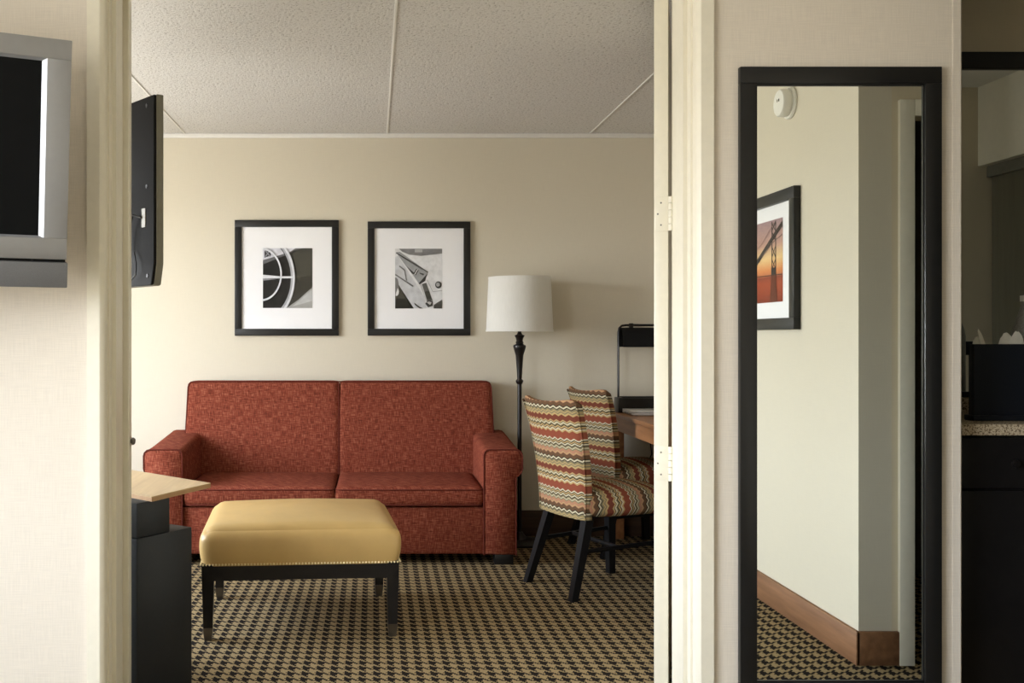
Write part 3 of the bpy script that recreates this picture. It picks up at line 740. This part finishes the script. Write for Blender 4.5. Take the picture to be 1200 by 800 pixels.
# ------------------------------------------------------------------ tall wall mirror
t = thing('wall_mirror', 'tall black framed mirror on the papered wall', 'mirror', (1.404, YN, 0.125))
mx0, mx1, mz0, mz1, b = 1.094, 1.696, 0.125, 2.015, 0.050
for d in ((mx0, mx1, mz1-b, mz1), (mx0, mx1, mz0, mz0+b), (mx0, mx0+b, mz0+b, mz1-b), (mx1-b, mx1, mz0+b, mz1-b)):
    x0, x1, z0, z1 = d; bx('frame', 'frame', t, x0, x1, YN-0.022, YN, z0, z1, bev=0.002)
bm = bmesh.new()
for d in ((mx0+b, mx1-b, mz1-b-0.006, mz1-b), (mx0+b, mx1-b, mz0+b, mz0+b+0.006), (mx0+b, mx0+b+0.003, mz0+b, mz1-b), (mx1-b-0.003, mx1-b, mz0+b, mz1-b)):
    x0, x1, z0, z1 = d; box(bm, x0, x1, YN-0.014, YN-0.004, z0, z1)
obj('inner_lip', bm, 'frame', t)
bx('mirror_glass', 'mirror', t, mx0+b-0.004, mx1-b+0.004, YN-0.010, YN-0.002, mz0+b-0.004, mz1-b+0.004)

# ------------------------------------------------------------------ vanity niche
YV = 3.66
t = thing('vanity_mirror', 'wide black framed mirror above the granite counter', 'mirror', (2.36, YV, 1.0))
vx0, vx1, vz0, vz1, b = 1.775, 2.96, 0.99, 2.238, 0.062
for x0, x1, z0, z1 in ((vx0, vx1, vz1-b, vz1), (vx0, vx1, vz0, vz0+0.02), (vx0, vx0+0.012, vz0+0.02, vz1-b), (vx1-b, vx1, vz0+0.02, vz1-b)):
    bx('frame', 'frame', t, x0, x1, YV-0.024, YV, z0, z1, bev=0.002)
bx('mirror_glass', 'mirror', t, vx0+0.01, vx1-b+0.004, YV-0.012, YV-0.002, vz0+0.018, vz1-b+0.004)
t = thing('granite_counter', 'speckled granite countertop on the black cabinet', 'counter', (2.36, 3.38, 0.905))
bx('slab', 'granite', t, XE+0.004, 2.98, 3.10, YV-0.002, 0.905, 0.939, bev=0.002)
bx('backsplash', 'granite', t, XE+0.004, 2.98, YV-0.022, YV-0.002, 0.939, 0.988, bev=0.002)
t = thing('vanity_cabinet', 'black cabinet under the granite counter', 'cabinet', (2.36, 3.38, 0))
bx('body', 'black', t, XE+0.004, 2.98, 3.135, YV-0.004, 0.08, 0.905)
bx('toe_kick', 'black', t, XE+0.004, 2.98, 3.19, YV-0.004, 0, 0.08)
for k in range(3):
    x0 = XE+0.010+k*0.402; x1 = x0+0.396
    for nm, z0, z1 in (('drawer', 0.74, 0.895), ('door', 0.09, 0.733)):
        dr = bx(nm, 'black', t, x0, x1, 3.115, 3.134, z0, z1, bev=0.003)
        bm = bmesh.new(); zc = (z0+z1)/2 if nm == 'drawer' else z1-0.06
        lathe(bm, [(0, -0.022), (0.012, -0.020), (0.013, -0.014), (0.006, -0.010), (0.006, 0.0)], (x1-0.06 if nm == 'door' else (x0+x1)/2, 3.116, zc), 12, 'y'); obj('knob', bm, 'bronze', dr)
t = thing('amenity_caddy', 'dark navy upright packet holder on the granite counter', 'holder', (2.12, 3.25, 0.939))
cx0, cx1, cy0, cy1, cz = 1.930, 2.300, 3.235, 3.268, 1.185
bx('base', 'navy', t, cx0-0.008, cx1+0.008, cy0-0.010, cy1+0.012, 0.939, 0.957, bev=0.003)
for x0, x1, y0, y1 in ((cx0, cx1, cy0, cy0+0.006), (cx0, cx1, cy1-0.006, cy1), (cx0, cx0+0.006, cy0+0.006, cy1-0.006), (cx1-0.006, cx1, cy0+0.006, cy1-0.006)):
    bx('side_panel', 'navy', t, x0, x1, y0, y1, 0.956, cz, bev=0.002)
bx('shelf', 'navy', t, cx0+0.006, cx1-0.006, cy0+0.006, cy1-0.006, 1.08, 1.09)
bx('side_ledge', 'navy', t, cx1-0.004, cx1+0.13, cy0+0.004, cy1-0.002, 1.135, 1.19, bev=0.003)
def packet(label, x, y, z, h, wd, tilt, lean, seedn):
    rnd = random.Random(seedn)
    bm = bmesh.new(); N = 10
    A, B = [], []
    for i in range(N+1):
        a = -1 + 2*i/N
        top = h*(1-0.30*abs(a)**2.6) + rnd.uniform(-0.003, 0.003)
        for L, dy in ((A, -0.002-0.002*(1-a*a)), (B, 0.002+0.002*(1-a*a))):
            L.append((bm.verts.new((a*wd/2, dy, 0)), bm.verts.new((a*wd/2*0.97, dy*0.9+rnd.uniform(-.001,.001), top*0.6)), bm.verts.new((a*wd/2*0.8, dy*0.25, top))))
    for L in (A, B):
        for p, q in zip(L, L[1:]):
            for k in (0, 1): bm.faces.new((p[k], q[k], q[k+1], p[k+1]))
    for p, q in zip(range(N), range(1, N+1)):
        bm.faces.new((A[p][2], A[q][2], B[q][2], B[p][2])); bm.faces.new((A[p][0], A[q][0], B[q][0], B[p][0]))
    for i in (0, N):
        for k in (0, 1): bm.faces.new((A[i][k], A[i][k+1], B[i][k+1], B[i][k]))
    o = obj('paper_packet', bm, 'tissue', None, smooth=60); o.location = (x, y, z); o.rotation_euler = (R(lean), R(tilt), R(rnd.uniform(-2, 2)))
    tag(o, label, 'packet', 'paper packets in the navy box')
packet('pale folded packet at the left end of the navy holder', 1.965, 3.255, 1.0905, 0.118, 0.050, -8, 0, 1)
packet('narrow white packet tilted steeply in the navy holder', 1.992, 3.2465, 1.0905, 0.148, 0.020, -17, 0, 2)
packet('broad white packet near the middle of the navy holder', 2.068, 3.2475, 1.0905, 0.136, 0.062, 3, 0, 3)
packet('pale packet just behind the broad one in the navy holder', 2.036, 3.257, 1.0905, 0.132, 0.060, 5, 0, 5)
t = thing('water_bottle', 'pale grey bottle standing behind the navy holder', 'bottle', (2.222, 3.43, 0.939))
bm = bmesh.new(); lathe(bm, [(0, 0), (0.040, 0), (0.044, 0.006), (0.044, 0.27), (0.040, 0.295), (0.020, 0.36), (0.016, 0.375), (0.016, 0.39), (0, 0.39)], seg=24); obj('bottle_body', bm, 'label', t, local=True)
bm = bmesh.new(); lathe(bm, [(0, 0.39), (0.018, 0.39), (0.018, 0.41), (0, 0.412)], seg=20); obj('cap', bm, 'plastic', t, local=True)
bm = bmesh.new(); tube(bm, [(1.86, 3.62, 1.08), (1.87, 3.61, 1.02), (1.93, 3.60, 0.96), (1.98, 3.59, 0.945), (2.05, 3.60, 0.945)], 0.004, 6)
tag(obj('appliance_cord', bm, 'cord'), 'black cord lying on the granite behind the navy box', 'cord')
# bulkhead with sliding closet at the end of the passage (seen in the vanity mirror)
struct('trim_bulkhead', 'cream bulkhead over the closet, seen in the vanity mirror', 'trim', [(2.987, 3.6, YC, YV, 2.05, H)], 'bulkhead')
struct('trim_closet_track', 'grey closet door track under the bulkhead', 'track', [(3.03, 3.12, YC, YV, 1.995, 2.05)], 'track')
t = thing('door_closet', 'dull sliding closet doors under the bulkhead', 'door', (3.07, 2.98, 0)); t['kind'] = 'structure'
for y0, y1, x in ((YC+0.01, 3.02, 3.05), (2.98, 3.65, 3.085)): bx('sliding_panel', 'closet', t, x, x+0.025, y0, y1, 0.01, 2.0, bev=0.003)

# ------------------------------------------------------------------ bedroom television (silver, on a swing arm left of the doorway)
t = thing('television', 'silver framed television on a wall arm left of the doorway', 'television', (-0.856, 2.80, 1.345))
t.rotation_euler = (R(10), 0, R(25))
W, Ht = 1.02, 0.666       # local: x from -W (left) to 0 (right edge), z from 0 up, front at y=0, back at +y
bm = bmesh.new(); z0, z1 = 0.078, Ht; bz = 0.062
prism(bm, [(-W, z0), (0, z0), (0, z1), (-W, z1)], lambda p, q: (p[0], q, p[1]), 0.021, 0.07, 0.006)
obj('cabinet', bm, 'silver_dk', t, local=True)
ix0, ix1, iz0, iz1 = -W+bz, -bz, z0+0.058, z1-0.052
bm = bmesh.new()
for d in ((-W, 0, iz1, z1), (-W, 0, z0, iz0), (-W, ix0, iz0, iz1), (ix1, 0, iz0, iz1)): box(bm, d[0], d[1], 0.0, 0.02, d[2], d[3], bev=0.0015)
obj('bezel', bm, 'silver', t, local=True)
bm = bmesh.new(); e = 0.014   # sloping inner bevel down to the screen
O = [(ix0, iz0), (ix1, iz0), (ix1, iz1), (ix0, iz1)]; I = [(ix0+e, iz0+e*0.4), (ix1-e, iz0+e*0.4), (ix1-e, iz1-e*0.6), (ix0+e, iz1-e*0.6)]
vo = [bm.verts.new((p[0], 0.0005, p[1])) for p in O]; vi = [bm.verts.new((p[0], 0.012, p[1])) for p in I]; vb = [bm.verts.new((p[0], 0.015, p[1])) for p in O]
for i in range(4):
    bm.faces.new((vo[i], vo[(i+1) % 4], vi[(i+1) % 4], vi[i])); bm.faces.new((vi[i], vi[(i+1) % 4], vb[(i+1) % 4], vb[i]))
obj('inner_bevel', bm, 'silver_lt', t, smooth=0, local=True)
bx('screen', 'screen', t, ix0-0.002, ix1+0.002, 0.011, 0.02, iz0-0.002, iz1+0.002, local=True)
bx('speaker_bar', 'silver_dk', t, -W+0.002, 0.003, -0.004, 0.06, 0.0, 0.070, bev=0.003, local=True)
bx('gap_strip', 'tvback', t, -W+0.01, -0.002, 0.012, 0.05, 0.068, 0.080, local=True)
bm = bmesh.new(); lathe(bm, [(0, 0.010), (0.003, 0.0105), (0.003, 0.014)], (-0.09, 0, 0.074), 10, 'y'); obj('sensor', bm, 'black', t, local=True)
bm = bmesh.new(); box(bm, -0.72, -0.30, 0.065, 0.10, 0.2, 0.55, bev=0.01); obj('back_cover', bm, 'tvback', t, local=True)
bm = bmesh.new(); bar(bm, (-0.52, 0.11, 0.36), (-0.52, 0.11, 0.44), 0.06); tube(bm, [(-0.52, 0.10, 0.40), (-0.46, 0.20, 0.40), (-0.40, 0.275, 0.385)], 0.02, 8); obj('wall_arm', bm, 'black', t, local=True)

# ------------------------------------------------------------------ living-room television (seen from behind past the left jamb)
t = thing('television', 'black television seen from behind past the left door jamb', 'television', (-0.752, 3.45, 1.385))
t.rotation_euler = (0, 0, R(-50))
W, Ht, D = 1.02, 0.657, 0.036   # local x from -W to 0, back face at y=0, screen at y=D
bm = bmesh.new()
prism(bm, [(-W+0.03, 0), (-0.028, 0), (-0.018, 0.004), (0, 0.075), (0, Ht), (-W, Ht), (-W, 0.075)], lambda p, q: (p[0], q, p[1]), 0.010, D, 0.003)
obj('bezel', bm, 'tvedge', t, local=True)
bm = bmesh.new()
prism(bm, [(-W+0.04, 0.002), (-0.032, 0.002), (-0.022, 0.006), (-0.004, 0.075), (-0.004, Ht-0.002), (-W+0.004, Ht-0.002), (-W+0.004, 0.075)], lambda p, q: (p[0], q, p[1]), 0.0, 0.014, 0.003)
obj('back_cover', bm, 'tvback', t, local=True)
bx('screen', 'screen', t, -W+0.04, -0.04, D-0.002, D+0.002, 0.09, Ht-0.04, local=True)
for x, z in ((-0.055, 0.625), (-0.055, 0.345), (-0.05, 0.035)):
    bm = bmesh.new(); lathe(bm, [(0, -0.001), (0.007, -0.002), (0.009, 0.001)], (x, 0, z), 10, 'y'); obj('screw', bm, 'cord', t, local=True)
bm = bmesh.new(); box(bm, -0.088, -0.062, -0.003, 0.002, 0.205, 0.270); pp = obj('port_panel', bm, 'label', t, local=True)
bm = bmesh.new(); tube(bm, [(-0.085, -0.006, 0.24), (-0.12, -0.02, 0.25), (-0.16, -0.02, 0.20), (-0.17, -0.015, 0.12)], 0.005, 6)
tube(bm, [(-0.13, -0.01, 0.12), (-0.105, -0.015, 0.08), (-0.11, -0.015, 0.04), (-0.15, -0.015, 0.02)], 0.003, 6)
obj('cable', bm, 'cord', t, local=True)
bm = bmesh.new(); box(bm, -0.68, -0.36, -0.03, 0.002, 0.2, 0.5, bev=0.006); tube(bm, [(-0.52, -0.02, 0.35), (-0.60, -0.30, 0.35), (-0.72, -0.44, 0.35), (-0.86, -0.39, 0.35)], 0.02, 8)
obj('wall_arm', bm, 'black', t, local=True)

# ------------------------------------------------------------------ media cabinet with swivel top
t = thing('media_cabinet', 'black cabinet with raised maple swivel top behind the left jamb', 'cabinet', (-0.9, 3.6, 0))
P = Vector((-0.632, 3.50)); Q = Vector((-0.772, 3.285)); e2 = Vector((-0.838, 0.546)) * 0.55
def foot(poly): return [(p.x, p.y) for p in poly]
bm = bmesh.new(); prism(bm, foot([P, Q, Q+e2, P+e2]), lambda p, z: (p[0], p[1], z), 0.0, 0.548, 0.003); obj('body', bm, 'cabinet', t)
Rr = P + (Q-P)*0.40
bm = bmesh.new(); prism(bm, foot([Rr+e2*0.01, Q+e2*0.01+(P-Q)*0.02, Q+e2*0.9, Rr+e2*0.9]), lambda p, z: (p[0], p[1], z), 0.548, 0.664, 0.002); obj('riser', bm, 'cabinet', t)
A = Vector((-0.589, 3.636)); B = Vector((-0.733, 3.324)); d = Vector((-0.723, 0.69)) * 0.62
bm = bmesh.new(); prism(bm, foot([A, B, B+d, A+d]), lambda p, z: (p[0], p[1], z), 0.664, 0.677); obj('top_edge', bm, 'maple_edge', t)
bm = bmesh.new(); prism(bm, foot([A, B, B+d, A+d]), lambda p, z: (p[0], p[1], z), 0.6772, 0.681); obj('swivel_top', bm, 'maple', t)
